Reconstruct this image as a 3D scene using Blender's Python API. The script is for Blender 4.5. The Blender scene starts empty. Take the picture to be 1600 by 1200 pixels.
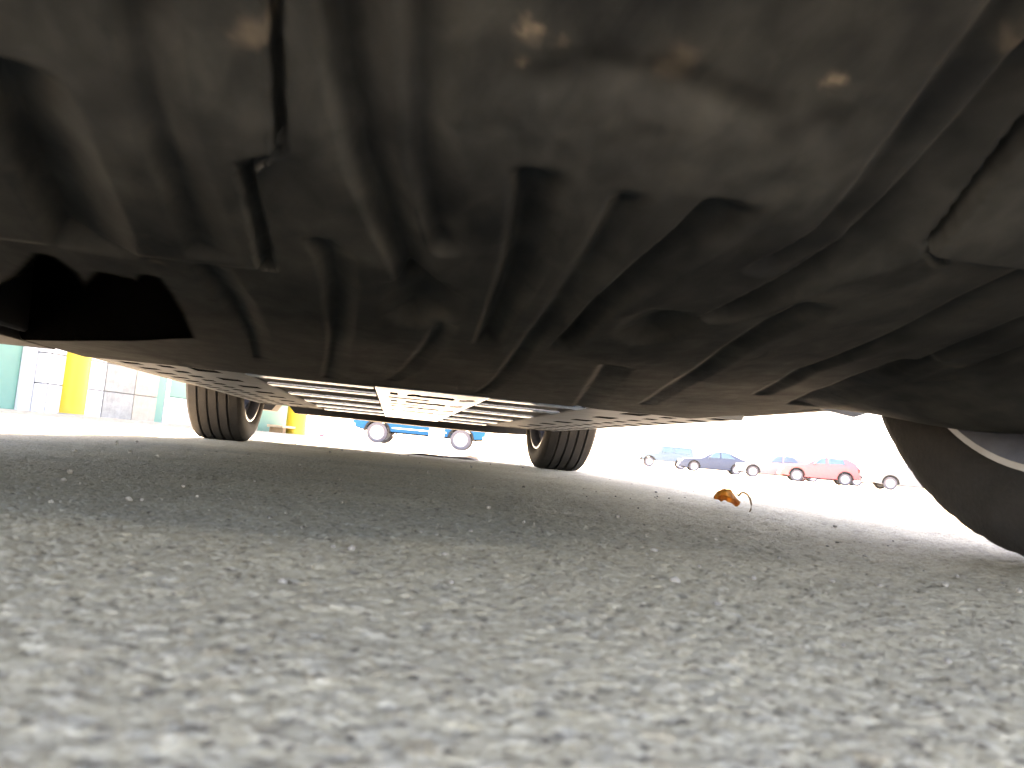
import bpy, bmesh, math, random
import numpy as np
from mathutils import Vector, Matrix

random.seed(7)
scene = bpy.context.scene
COL = scene.collection

# ------------------------------------------------------------------ camera
CAM_H = 0.066
YAW, PITCH, ROLL = math.radians(9.3), math.radians(5.0), math.radians(5.3)
fwd = Vector((math.sin(YAW) * math.cos(PITCH), math.cos(YAW) * math.cos(PITCH), math.sin(PITCH)))
r0 = Vector((math.cos(YAW), -math.sin(YAW), 0))
u0 = r0.cross(fwd)
rgt = r0 * math.cos(ROLL) + u0 * math.sin(ROLL)
upv = u0 * math.cos(ROLL) - r0 * math.sin(ROLL)
cam_d = bpy.data.cameras.new('camera')
cam = bpy.data.objects.new('camera', cam_d)
COL.objects.link(cam)
M = Matrix((rgt, upv, -fwd)).transposed().to_4x4()
M.translation = (0, 0, CAM_H)
cam.matrix_world = M
cam_d.sensor_width = 36
cam_d.lens = 27
cam_d.clip_start = 0.005
cam_d.clip_end = 3000
cam_d.dof.use_dof = True
cam_d.dof.focus_distance = 2.6
cam_d.dof.aperture_fstop = 14.0
scene.camera = cam

# ------------------------------------------------------------------ sky, sun, exposure
SUN_AZ = Vector((-0.13, 0.99))
SUN_EL = math.radians(53)
SUN_AZ.normalize()
sdir = Vector((SUN_AZ.x * math.cos(SUN_EL), SUN_AZ.y * math.cos(SUN_EL), math.sin(SUN_EL)))
world = bpy.data.worlds.new('World')
scene.world = world
world.use_nodes = True
wn = world.node_tree.nodes
sky = wn.new('ShaderNodeTexSky')
sky.sky_type = 'NISHITA'
sky.sun_disc = False
sky.sun_elevation = SUN_EL
sky.sun_rotation = math.atan2(SUN_AZ.x, SUN_AZ.y)
sky.dust_density = 1.5
sky.air_density = 0.8
sky.ozone_density = 0.4
wn['Background'].inputs['Strength'].default_value = 0.15
world.node_tree.links.new(sky.outputs[0], wn['Background'].inputs[0])
sun_d = bpy.data.lights.new('sun', 'SUN')
sun_d.energy = 4.2
sun_d.angle = math.radians(0.5)
sun_d.color = (1.0, 0.965, 0.92)
sun = bpy.data.objects.new('sun', sun_d)
COL.objects.link(sun)
sun.rotation_euler = (-sdir).to_track_quat('-Z', 'Y').to_euler()
sun.location = (-6, 4, 12)
scene.view_settings.view_transform = 'Standard'
scene.view_settings.look = 'None'
scene.view_settings.gamma = 1
scene.view_settings.use_curve_mapping = False
scene.view_settings.exposure = 4.2
scene.view_settings.use_white_balance = True      # the camera's white balance sits on the shade
scene.view_settings.white_balance_temperature = 8800
scene.view_settings.white_balance_tint = 23
cy = scene.cycles
cy.max_bounces = 10
cy.diffuse_bounces = 5
cy.glossy_bounces = 3
cy.use_adaptive_sampling = True
cy.adaptive_threshold = 0.02
cy.adaptive_min_samples = 16
cy.caustics_reflective = False
cy.caustics_refractive = False
cy.use_denoising = True
try:
    cy.denoiser = 'OPENIMAGEDENOISE'
except Exception:
    pass
cy.sample_clamp_indirect = 20

# ------------------------------------------------------------------ materials
def nt_new(name):
    m = bpy.data.materials.new(name)
    m.use_nodes = True
    return m, m.node_tree.nodes, m.node_tree.links, m.node_tree.nodes['Principled BSDF']

def mat(name, col, rough=0.6, metal=0.0, var=0.18, scale=8.0, bump=0.0, bscale=60.0, dirt=None, dirt_amt=0.4,
        spec=0.5, coat=0.0, trans=0.0):
    """Base colour broken up by noise, optional dirt colour in patches, optional fine bump."""
    m, N, L, P = nt_new(name)
    tc = N.new('ShaderNodeTexCoord')
    n1 = N.new('ShaderNodeTexNoise')
    n1.inputs['Scale'].default_value = scale
    n1.inputs['Detail'].default_value = 6
    n1.inputs['Roughness'].default_value = 0.65
    L.new(tc.outputs['Object'], n1.inputs['Vector'])
    ramp = N.new('ShaderNodeValToRGB')
    ramp.color_ramp.elements[0].position = 0.3
    ramp.color_ramp.elements[1].position = 0.7
    ramp.color_ramp.elements[0].color = tuple(c * (1 - var) for c in col) + (1,)
    ramp.color_ramp.elements[1].color = tuple(min(1, c * (1 + var)) for c in col) + (1,)
    L.new(n1.outputs['Fac'], ramp.inputs['Fac'])
    out = ramp.outputs['Color']
    if dirt:
        n2 = N.new('ShaderNodeTexNoise')
        n2.inputs['Scale'].default_value = scale * 0.37
        n2.inputs['Detail'].default_value = 8
        n2.inputs['Roughness'].default_value = 0.7
        L.new(tc.outputs['Object'], n2.inputs['Vector'])
        r2 = N.new('ShaderNodeValToRGB')
        r2.color_ramp.elements[0].position = 0.45
        r2.color_ramp.elements[1].position = 0.72
        r2.color_ramp.elements[0].color = (0, 0, 0, 1)
        r2.color_ramp.elements[1].color = (dirt_amt,) * 3 + (1,)
        L.new(n2.outputs['Fac'], r2.inputs['Fac'])
        mx = N.new('ShaderNodeMixRGB')
        mx.inputs['Color2'].default_value = tuple(dirt) + (1,)
        L.new(r2.outputs['Color'], mx.inputs['Fac'])
        L.new(out, mx.inputs['Color1'])
        out = mx.outputs['Color']
    L.new(out, P.inputs['Base Color'])
    P.inputs['Roughness'].default_value = rough
    P.inputs['Metallic'].default_value = metal
    P.inputs['Specular IOR Level'].default_value = spec
    P.inputs['Coat Weight'].default_value = coat
    if trans:
        P.inputs['Transmission Weight'].default_value = trans
    if bump:
        n3 = N.new('ShaderNodeTexNoise')
        n3.inputs['Scale'].default_value = bscale
        n3.inputs['Detail'].default_value = 5
        L.new(tc.outputs['Object'], n3.inputs['Vector'])
        b = N.new('ShaderNodeBump')
        b.inputs['Strength'].default_value = bump
        b.inputs['Distance'].default_value = 0.01
        L.new(n3.outputs['Fac'], b.inputs['Height'])
        L.new(b.outputs['Normal'], P.inputs['Normal'])
    return m

MT = {}
MT['rubber'] = mat('tyre_rubber', (0.019, 0.0185, 0.019), 0.75, var=0.25, scale=30, bump=0.15, bscale=180, dirt=(0.042, 0.042, 0.043), dirt_amt=0.35, spec=0.25)
MT['rubber_clean'] = mat('far_tyre_rubber', (0.10, 0.098, 0.115), 0.85, spec=0.15)
MT['alloy'] = mat('wheel_alloy', (0.29, 0.32, 0.37), 0.32, metal=0.75, var=0.12, scale=20, dirt=(0.18, 0.15, 0.12), dirt_amt=0.4)
MT['barrel'] = mat('dusty_wheel_barrel', (0.095, 0.108, 0.14), 0.6, var=0.2, scale=25, spec=0.25)
MT['dark_alloy'] = mat('grey_wheel_alloy', (0.30, 0.30, 0.33), 0.4, metal=0.5, var=0.12, scale=20)
MT['steel'] = mat('brake_steel', (0.22, 0.20, 0.18), 0.45, metal=0.6, var=0.25, scale=25)
MT['alu'] = mat('floor_aluminium', (0.56, 0.69, 0.95), 0.21, metal=1.0, var=0.10, scale=9, dirt=(0.22, 0.24, 0.28), dirt_amt=0.3)
MT['floor_dark'] = mat('coated_floor', (0.028, 0.028, 0.031), 0.75, var=0.25, scale=11, dirt=(0.16, 0.14, 0.12), dirt_amt=0.4)
MT['rail'] = mat('sill_rail_coating', (0.22, 0.24, 0.275), 0.5, var=0.2, scale=14, dirt=(0.2, 0.17, 0.14), dirt_amt=0.45)
MT['cavity'] = mat('cavity_black', (0.010, 0.010, 0.010), 0.9, spec=0.05)
MT['grille'] = mat('grey_grille_plastic', (0.09, 0.09, 0.10), 0.7, spec=0.15)
MT['black_plastic'] = mat('black_plastic', (0.018, 0.018, 0.019), 0.7, var=0.2, scale=14, dirt=(0.04, 0.037, 0.032), dirt_amt=0.35, spec=0.2)
MT['paint_main'] = mat('grey_car_paint', (0.16, 0.165, 0.17), 0.3, metal=0.4, var=0.04, coat=0.8)
MT['glass'] = mat('tinted_glass', (0.05, 0.08, 0.10), 0.06, var=0.05, spec=0.9)
MT['glass_clear'] = mat('sky_tinted_glass', (0.085, 0.14, 0.18), 0.3, var=0.05, spec=0.15)
MT['lamp'] = mat('lamp_lens', (0.7, 0.72, 0.74), 0.12, var=0.05)
MT['red_lamp'] = mat('red_lamp_lens', (0.45, 0.03, 0.03), 0.15, var=0.05)
MT['chrome'] = mat('chrome_trim', (0.65, 0.66, 0.68), 0.15, metal=0.9, var=0.04)
MT['blue'] = mat('bright_blue_paint', (0.003, 0.085, 0.20), 0.5, var=0.05, spec=0.12)
MT['white'] = mat('white_car_paint', (0.185, 0.19, 0.205), 0.5, var=0.05, spec=0.15)
MT['silver'] = mat('silver_car_paint', (0.10, 0.14, 0.18), 0.5, var=0.05, spec=0.15)
MT['dark_paint'] = mat('dark_blue_car_paint', (0.06, 0.075, 0.11), 0.5, var=0.05, spec=0.12)
MT['red'] = mat('red_car_paint', (0.46, 0.12, 0.13), 0.5, var=0.04, spec=0.15)
MT['teal'] = mat('teal_painted_metal', (0.075, 0.20, 0.155), 0.5, var=0.08, scale=3, dirt=(0.12, 0.17, 0.14), dirt_amt=0.25)
MT['yellow'] = mat('yellow_bollard_paint', (0.50, 0.32, 0.012), 0.5, var=0.06, scale=6, dirt=(0.3, 0.2, 0.04), dirt_amt=0.3)
MT['white_paint'] = mat('white_wall_paint', (0.60, 0.60, 0.60), 0.6, var=0.08, scale=5, dirt=(0.34, 0.32, 0.29), dirt_amt=0.35)
MT['blue_grey'] = mat('blue_grey_block', (0.16, 0.18, 0.22), 0.8, var=0.12, scale=12, bump=0.3)
MT['grey_block'] = mat('grey_concrete_block', (0.26, 0.25, 0.225), 0.85, var=0.2, scale=14, bump=0.4, dirt=(0.11, 0.105, 0.095), dirt_amt=0.35)
MT['cream_block'] = mat('cream_concrete_block', (0.30, 0.265, 0.21), 0.85, var=0.12, scale=14, bump=0.4)
MT['mortar'] = mat('mortar', (0.09, 0.088, 0.085), 0.9, var=0.12, scale=20)
MT['roof_metal'] = mat('roof_sheet_metal', (0.45, 0.46, 0.46), 0.45, metal=0.3, var=0.08)
MT['brown'] = mat('weathered_brown_wood', (0.20, 0.12, 0.06), 0.75, var=0.3, scale=10)
MT['tan'] = mat('dusty_tan_board', (0.42, 0.30, 0.19), 0.8, var=0.2, scale=10)
MT['red_cloth'] = mat('red_plastic', (0.5, 0.04, 0.07), 0.6, var=0.15)
MT['tar'] = mat('dark_debris', (0.035, 0.03, 0.027), 0.8, var=0.35, scale=40, bump=0.4)
MT['pebble'] = mat('pebble_stone', (0.20, 0.18, 0.15), 0.85, var=0.5, scale=70)

# ------------------------------------------------------------------ mesh helpers
class MB:
    def __init__(s):
        s.v, s.f, s.mi = [], [], []
    def add(s, verts, faces, mi=0):
        o = len(s.v)
        s.v += [tuple(p) for p in verts]
        s.f += [tuple(i + o for i in f) for f in faces]
        s.mi += [mi] * len(faces)
        return s
    def box(s, x0, x1, y0, y1, z0, z1, mi=0):
        return s.add([(x0, y0, z0), (x1, y0, z0), (x1, y1, z0), (x0, y1, z0), (x0, y0, z1), (x1, y0, z1), (x1, y1, z1), (x0, y1, z1)],
                     [(3, 2, 1, 0), (4, 5, 6, 7), (0, 1, 5, 4), (1, 2, 6, 5), (2, 3, 7, 6), (3, 0, 4, 7)], mi)
    def lathe_x(s, prof, seg, cx=0, cy_=0, cz=0, mi=0, fn=None):
        """prof: list of (x, r); revolved about the x axis through (cy_, cz)."""
        n = len(prof)
        vs = []
        for k in range(seg):
            a = 2 * math.pi * k / seg
            for j, (x, r) in enumerate(prof):
                rr = fn(k, j, r) if fn else r
                vs.append((cx + x, cy_ + rr * math.cos(a), cz + rr * math.sin(a)))
        fs = []
        for k in range(seg):
            k2 = (k + 1) % seg
            for j in range(n - 1):
                fs.append((k * n + j, k * n + j + 1, k2 * n + j + 1, k2 * n + j))
        return s.add(vs, fs, mi)
    def lathe_z(s, prof, seg, cx=0, cy_=0, mi=0):
        n = len(prof)
        vs = [(cx + r * math.cos(2 * math.pi * k / seg), cy_ + r * math.sin(2 * math.pi * k / seg), z) for k in range(seg) for (r, z) in prof]
        fs = [(k * n + j, ((k + 1) % seg) * n + j, ((k + 1) % seg) * n + j + 1, k * n + j + 1) for k in range(seg) for j in range(n - 1)]
        return s.add(vs, fs, mi)
    def tube(s, pts, rad, seg=8, mi=0):
        pts = [Vector(p) for p in pts]
        rads = rad if isinstance(rad, (list, tuple)) else [rad] * len(pts)
        vs = []
        for i, p in enumerate(pts):
            d = (pts[min(i + 1, len(pts) - 1)] - pts[max(i - 1, 0)]).normalized()
            a = d.cross(Vector((0, 0, 1)))
            if a.length < 1e-3:
                a = d.cross(Vector((1, 0, 0)))
            a.normalize()
            b = d.cross(a)
            vs += [p + (a * math.cos(2 * math.pi * k / seg) + b * math.sin(2 * math.pi * k / seg)) * rads[i] for k in range(seg)]
        fs = [(i * seg + k, i * seg + (k + 1) % seg, (i + 1) * seg + (k + 1) % seg, (i + 1) * seg + k) for i in range(len(pts) - 1) for k in range(seg)]
        fs += [tuple(range(seg))[::-1], tuple((len(pts) - 1) * seg + k for k in range(seg))]
        return s.add(vs, fs, mi)
    def mesh(s, name, mats, smooth=False, fix=True):
        me = bpy.data.meshes.new(name)
        me.from_pydata(s.v, [], s.f)
        for m in (mats if isinstance(mats, (list, tuple)) else [mats]):
            me.materials.append(m)
        if any(s.mi):
            me.polygons.foreach_set('material_index', s.mi)
        if fix:
            bm = bmesh.new()
            bm.from_mesh(me)
            bmesh.ops.recalc_face_normals(bm, faces=bm.faces)
            bm.to_mesh(me)
            bm.free()
        if smooth:
            me.shade_smooth()
            if smooth != True:
                me.set_sharp_from_angle(angle=math.radians(smooth))
        me.update()
        return me

def link(name, me, parent=None, loc=(0, 0, 0), rot=(0, 0, 0)):
    o = bpy.data.objects.new(name, me)
    COL.objects.link(o)
    o.location = loc
    o.rotation_euler = rot
    if parent:
        o.parent = parent
    return o

def bevel(o, w=0.005, seg=2):
    b = o.modifiers.new('bevel', 'BEVEL')
    b.width = w
    b.segments = seg
    b.limit_method = 'ANGLE'
    return o

def tag(o, label=None, cat=None, group=None, kind=None):
    for k, v in (('label', label), ('category', cat), ('group', group), ('kind', kind)):
        if v:
            o[k] = v
    return o

def thing(name, label, cat, loc=(0, 0, 0), rz=0.0, group=None):
    return tag(link(name, None, None, loc, (0, 0, rz)), label, cat, group)

def copy_tree(o, parent=None):
    c = o.copy()
    COL.objects.link(c)
    c.parent = parent
    for ch in list(o.children):
        copy_tree(ch, c)
    return c

def ground_z(x, y):
    """the lot falls away very slightly for drainage, from six metres out"""
    r = np.hypot(x, y)
    return -0.0034 * np.clip(r - 6.0, 0, 34)

# ---- numpy noise
def _hash(ix, iy, k=0):
    h = (ix.astype(np.int64) * 374761393 + iy.astype(np.int64) * 668265263 + k * 974711) & 0x7fffffff
    h = ((h ^ (h >> 13)) * 1274126177) & 0x7fffffff
    h = (h ^ (h >> 16)) * 2246822519 & 0x7fffffff
    return ((h ^ (h >> 11)) % 100003) / 100003.0

def vnoise(x, y, k=0):
    ix, iy = np.floor(x), np.floor(y)
    fx, fy = x - ix, y - iy
    fx, fy = fx * fx * (3 - 2 * fx), fy * fy * (3 - 2 * fy)
    a, b = _hash(ix, iy, k), _hash(ix + 1, iy, k)
    c, d = _hash(ix, iy + 1, k), _hash(ix + 1, iy + 1, k)
    return (a * (1 - fx) + b * fx) * (1 - fy) + (c * (1 - fx) + d * fx) * fy

def fbm(x, y, oct=4, k=0):
    s, a, t = 0, 1.0, 0
    for i in range(oct):
        s = s + a * vnoise(x * 2 ** i, y * 2 ** i, k + i * 17)
        t += a
        a *= 0.55
    return s / t

def worley(x, y, k=0):
    """nearest feature distance and that feature's random value"""
    ix, iy = np.floor(x), np.floor(y)
    best = np.full(x.shape, 9.0)
    val = np.zeros(x.shape)
    for dx in (-1, 0, 1):
        for dy in (-1, 0, 1):
            cx, cy2 = ix + dx, iy + dy
            px, py = cx + _hash(cx, cy2, k + 1), cy2 + _hash(cx, cy2, k + 2)
            d = np.hypot(px - x, py - y)
            w = d < best
            best = np.where(w, d, best)
            val = np.where(w, _hash(cx, cy2, k + 3), val)
    return best, val

def grid_mesh(name, X, Y, Z, attrs=None, keep=None, mats=(), smooth=True, mi=None):
    """structured grid (rows, cols) of points into a mesh, with float point attributes"""
    nr, nc = X.shape
    co = np.stack([X, Y, Z], -1).reshape(-1, 3)
    idx = np.arange(nr * nc).reshape(nr, nc)
    q = np.stack([idx[:-1, :-1], idx[:-1, 1:], idx[1:, 1:], idx[1:, :-1]], -1).reshape(-1, 4)
    if keep is not None:
        q = q[keep.reshape(-1)]
        if mi is not None:
            mi = mi.reshape(-1)[keep.reshape(-1)]
        used, inv = np.unique(q, return_inverse=True)
        co = co[used]
        q = inv.reshape(-1, 4)
    else:
        used = None
        if mi is not None:
            mi = mi.reshape(-1)
    me = bpy.data.meshes.new(name)
    me.vertices.add(len(co))
    me.vertices.foreach_set('co', co.ravel().astype(np.float32))
    me.loops.add(q.size)
    me.loops.foreach_set('vertex_index', q.ravel().astype(np.int32))
    me.polygons.add(len(q))
    me.polygons.foreach_set('loop_start', np.arange(0, q.size, 4, dtype=np.int32))
    me.update(calc_edges=True)
    for m in mats:
        me.materials.append(m)
    if mi is not None:
        me.polygons.foreach_set('material_index', mi.astype(np.int32))
    for k, a in (attrs or {}).items():
        at = me.attributes.new(k, 'FLOAT', 'POINT')
        a = a.reshape(-1)
        at.data.foreach_set('value', (a if used is None else a[used]).astype(np.float32))
    if smooth:
        me.shade_smooth()
    me.validate()
    me.update()
    return me

# ------------------------------------------------------------------ ground
def ground_material():
    m, N, L, P = nt_new('worn_concrete')
    tc = N.new('ShaderNodeTexCoord')
    st = N.new('ShaderNodeAttribute'); st.attribute_name = 'stone'
    pt = N.new('ShaderNodeAttribute'); pt.attribute_name = 'pit'
    n = N.new('ShaderNodeTexNoise'); n.inputs['Scale'].default_value = 2.2; n.inputs['Detail'].default_value = 9; n.inputs['Roughness'].default_value = 0.62
    L.new(tc.outputs['Object'], n.inputs['Vector'])
    base = N.new('ShaderNodeValToRGB')
    e = base.color_ramp.elements
    e[0].position = 0.32; e[0].color = (0.395, 0.345, 0.245, 1)
    e[1].position = 0.68; e[1].color = (0.51, 0.45, 0.325, 1)
    L.new(n.outputs['Fac'], base.inputs['Fac'])
    # aggregate: warm, grey and pale stones
    sr = N.new('ShaderNodeValToRGB')
    sr.color_ramp.interpolation = 'CONSTANT'
    cols = [(0.0, (0.36, 0.335, 0.28)), (0.25, (0.43, 0.40, 0.335)), (0.45, (0.38, 0.315, 0.225)), (0.58, (0.46, 0.435, 0.37)), (0.78, (0.29, 0.275, 0.24)), (0.92, (0.50, 0.475, 0.415))]
    while len(sr.color_ramp.elements) < len(cols):
        sr.color_ramp.elements.new(0.5)
    for el, (p, c) in zip(sr.color_ramp.elements, cols):
        el.position = p; el.color = c + (1,)
    L.new(st.outputs['Fac'], sr.inputs['Fac'])
    # fine aggregate of 3 to 4 mm, warped so that no cell edge is straight
    wn_ = N.new('ShaderNodeTexNoise'); wn_.inputs['Scale'].default_value = 260; wn_.inputs['Detail'].default_value = 3
    L.new(tc.outputs['Object'], wn_.inputs['Vector'])
    wm = N.new('ShaderNodeVectorMath'); wm.operation = 'SCALE'; wm.inputs['Scale'].default_value = 0.004
    L.new(wn_.outputs['Color'], wm.inputs[0])
    wa = N.new('ShaderNodeVectorMath'); wa.operation = 'ADD'
    L.new(tc.outputs['Object'], wa.inputs[0]); L.new(wm.outputs[0], wa.inputs[1])
    vo = N.new('ShaderNodeTexVoronoi'); vo.inputs['Scale'].default_value = 330
    L.new(wa.outputs[0], vo.inputs['Vector'])
    bw = N.new('ShaderNodeSeparateColor'); L.new(vo.outputs['Color'], bw.inputs['Color'])
    fr = N.new('ShaderNodeValToRGB')
    fr.color_ramp.elements[0].position = 0.0; fr.color_ramp.elements[0].color = (0.72, 0.69, 0.64, 1)
    fr.color_ramp.elements[1].position = 1.0; fr.color_ramp.elements[1].color = (1.16, 1.15, 1.13, 1)
    x1 = fr.color_ramp.elements.new(0.22); x1.color = (0.86, 0.83, 0.77, 1)
    x2 = fr.color_ramp.elements.new(0.75); x2.color = (1.05, 1.04, 1.02, 1)
    L.new(bw.outputs[0], fr.inputs['Fac'])
    mask = N.new('ShaderNodeAttribute'); mask.attribute_name = 'stone_mask'
    mx = N.new('ShaderNodeMixRGB'); L.new(mask.outputs['Fac'], mx.inputs['Fac']); L.new(base.outputs['Color'], mx.inputs['Color1']); L.new(sr.outputs['Color'], mx.inputs['Color2'])
    mul = N.new('ShaderNodeMixRGB'); mul.blend_type = 'MULTIPLY'; mul.inputs['Fac'].default_value = 1.0
    L.new(mx.outputs['Color'], mul.inputs['Color1']); L.new(fr.outputs['Color'], mul.inputs['Color2'])
    dk = N.new('ShaderNodeMixRGB'); dk.inputs['Color2'].default_value = (0.12, 0.095, 0.068, 1)
    # small brown pits where sand has broken out
    vp = N.new('ShaderNodeTexVoronoi'); vp.inputs['Scale'].default_value = 165
    L.new(wa.outputs[0], vp.inputs['Vector'])
    sp_ = N.new('ShaderNodeSeparateColor'); L.new(vp.outputs['Color'], sp_.inputs['Color'])
    on = N.new('ShaderNodeMath'); on.operation = 'GREATER_THAN'; on.inputs[1].default_value = 0.46
    L.new(sp_.outputs[1], on.inputs[0])
    pr_ = N.new('ShaderNodeMapRange'); pr_.inputs['From Min'].default_value = 0.34; pr_.inputs['From Max'].default_value = 0.16; pr_.inputs['To Min'].default_value = 0; pr_.inputs['To Max'].default_value = 0.88
    L.new(vp.outputs['Distance'], pr_.inputs['Value'])
    pm = N.new('ShaderNodeMath'); pm.operation = 'MULTIPLY'; L.new(on.outputs[0], pm.inputs[0]); L.new(pr_.outputs['Result'], pm.inputs[1])
    pmax = N.new('ShaderNodeMath'); pmax.operation = 'MAXIMUM'; L.new(pm.outputs[0], pmax.inputs[0]); L.new(pt.outputs['Fac'], pmax.inputs[1])
    L.new(pmax.outputs[0], dk.inputs['Fac']); L.new(mul.outputs['Color'], dk.inputs['Color1'])
    cool_attr = N.new('ShaderNodeAttribute'); cool_attr.attribute_name = 'cool_patch'
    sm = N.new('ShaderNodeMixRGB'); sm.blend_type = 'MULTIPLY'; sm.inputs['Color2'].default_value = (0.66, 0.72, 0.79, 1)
    L.new(cool_attr.outputs['Fac'], sm.inputs['Fac']); L.new(dk.outputs['Color'], sm.inputs['Color1'])
    L.new(sm.outputs['Color'], P.inputs['Base Color'])
    P.inputs['Roughness'].default_value = 0.85
    P.inputs['Specular IOR Level'].default_value = 0.3
    nb = N.new('ShaderNodeTexNoise'); nb.inputs['Scale'].default_value = 260; nb.inputs['Detail'].default_value = 6; nb.inputs['Roughness'].default_value = 0.7
    L.new(tc.outputs['Object'], nb.inputs['Vector'])
    sub_ = N.new('ShaderNodeMath'); sub_.operation = 'SUBTRACT'
    L.new(nb.outputs['Fac'], sub_.inputs[0]); L.new(vo.outputs['Distance'], sub_.inputs[1])
    s2_ = N.new('ShaderNodeMath'); s2_.operation = 'SUBTRACT'; L.new(sub_.outputs[0], s2_.inputs[0]); L.new(pm.outputs[0], s2_.inputs[1])
    b = N.new('ShaderNodeBump'); b.inputs['Strength'].default_value = 0.6; b.inputs['Distance'].default_value = 0.0017
    L.new(s2_.outputs[0], b.inputs['Height'])
    L.new(b.outputs['Normal'], P.inputs['Normal'])
    return m

def spaced(start, stop, d0, k, far_k, far_from):
    out, p = [start], start
    while p < stop:
        step = max(d0, k * abs(p)) if abs(p) < far_from else far_k * abs(p)
        p += step
        out.append(p)
    return out

def build_ground():
    ys = spaced(0.05, 900, 0.0014, 0.0085, 0.035, 4.0)
    ys = [-600, -250, -90, -30, -10, -4, -1.6, -0.8, -0.45, -0.28, -0.18, -0.1, -0.05, 0.0, 0.03] + ys
    xp = spaced(0.0, 800, 0.0019, 0.0115, 0.06, 2.5)
    xs = [-x for x in xp[:0:-1]] + xp
    X, Y = np.meshgrid(np.array(xs), np.array(ys))
    near = np.clip((7 - np.hypot(X, Y)) / 4, 0, 1)
    wx, wy = X + 0.004 * fbm(X * 90, Y * 90, 2, 5), Y + 0.004 * fbm(X * 90, Y * 90, 2, 9)
    d1, v1 = worley(wx * 150, wy * 150, 3)            # stones of about 6 mm
    d2, v2 = worley(wx * 70, wy * 70, 11)             # stones of about 14 mm
    d3, v3 = worley(wx * 80, wy * 80, 23)             # pits
    m1 = np.clip((0.42 - d1) / 0.12, 0, 1) * (v1 > 0.35)
    m2 = np.clip((0.36 - d2) / 0.10, 0, 1) * (v2 > 0.62)
    pit = np.clip((0.24 - d3) / 0.14, 0, 1) * (v3 > 0.66)
    h = 0.0022 * (fbm(X * 22, Y * 22, 4, 2) - 0.5) + 0.006 * (fbm(X * 2.3, Y * 2.3, 3, 4) - 0.5)
    h += 0.0007 * m1 * np.sqrt(np.clip(1 - (d1 / 0.42) ** 2, 0, 1)) + 0.0008 * m2 * np.sqrt(np.clip(1 - (d2 / 0.36) ** 2, 0, 1))
    h += 0.0007 * (fbm(X * 240, Y * 240, 2, 8) - 0.5)
    h -= 0.0022 * pit
    Z = h * near + ground_z(X, Y)
    stone = np.where(m2 > 0.3, (v2 - 0.62) / 0.38, (v1 - 0.35) / 0.65)
    smask = np.maximum(m1 * 0.38, m2 * 0.42) * near
    # a darker, cooler-toned stretch of the slab under the car, with a ragged edge
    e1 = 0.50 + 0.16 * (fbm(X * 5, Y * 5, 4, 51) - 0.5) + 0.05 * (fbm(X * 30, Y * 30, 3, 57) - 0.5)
    cool_mask = np.clip((Y - e1 - 0.25 * np.clip(X - 0.05, 0, 9)) / 0.06, 0, 1) * np.clip((2.3 + 0.8 * fbm(X * 2, Y * 2, 3, 61) - Y) / 0.8, 0, 1) * np.clip((0.48 - X) / 0.35, 0, 1)
    cool_mask = cool_mask * (0.55 + 0.5 * fbm(X * 9, Y * 9, 3, 63))
    me = grid_mesh('ground', X, Y, Z, {'stone': stone, 'stone_mask': smask, 'pit': pit * 0.8 * near, 'cool_patch': np.clip(cool_mask, 0, 1) * near}, mats=[ground_material()])
    g = link('ground', me)
    tag(g, 'worn grey concrete lot with exposed stones', None, None, 'structure')

build_ground()

# ------------------------------------------------------------------ vehicles: lofted bodies
def interp(pts):
    xs, zs = [p[0] for p in pts], [p[1] for p in pts]
    return lambda y: float(np.interp(y, xs, zs))

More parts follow.
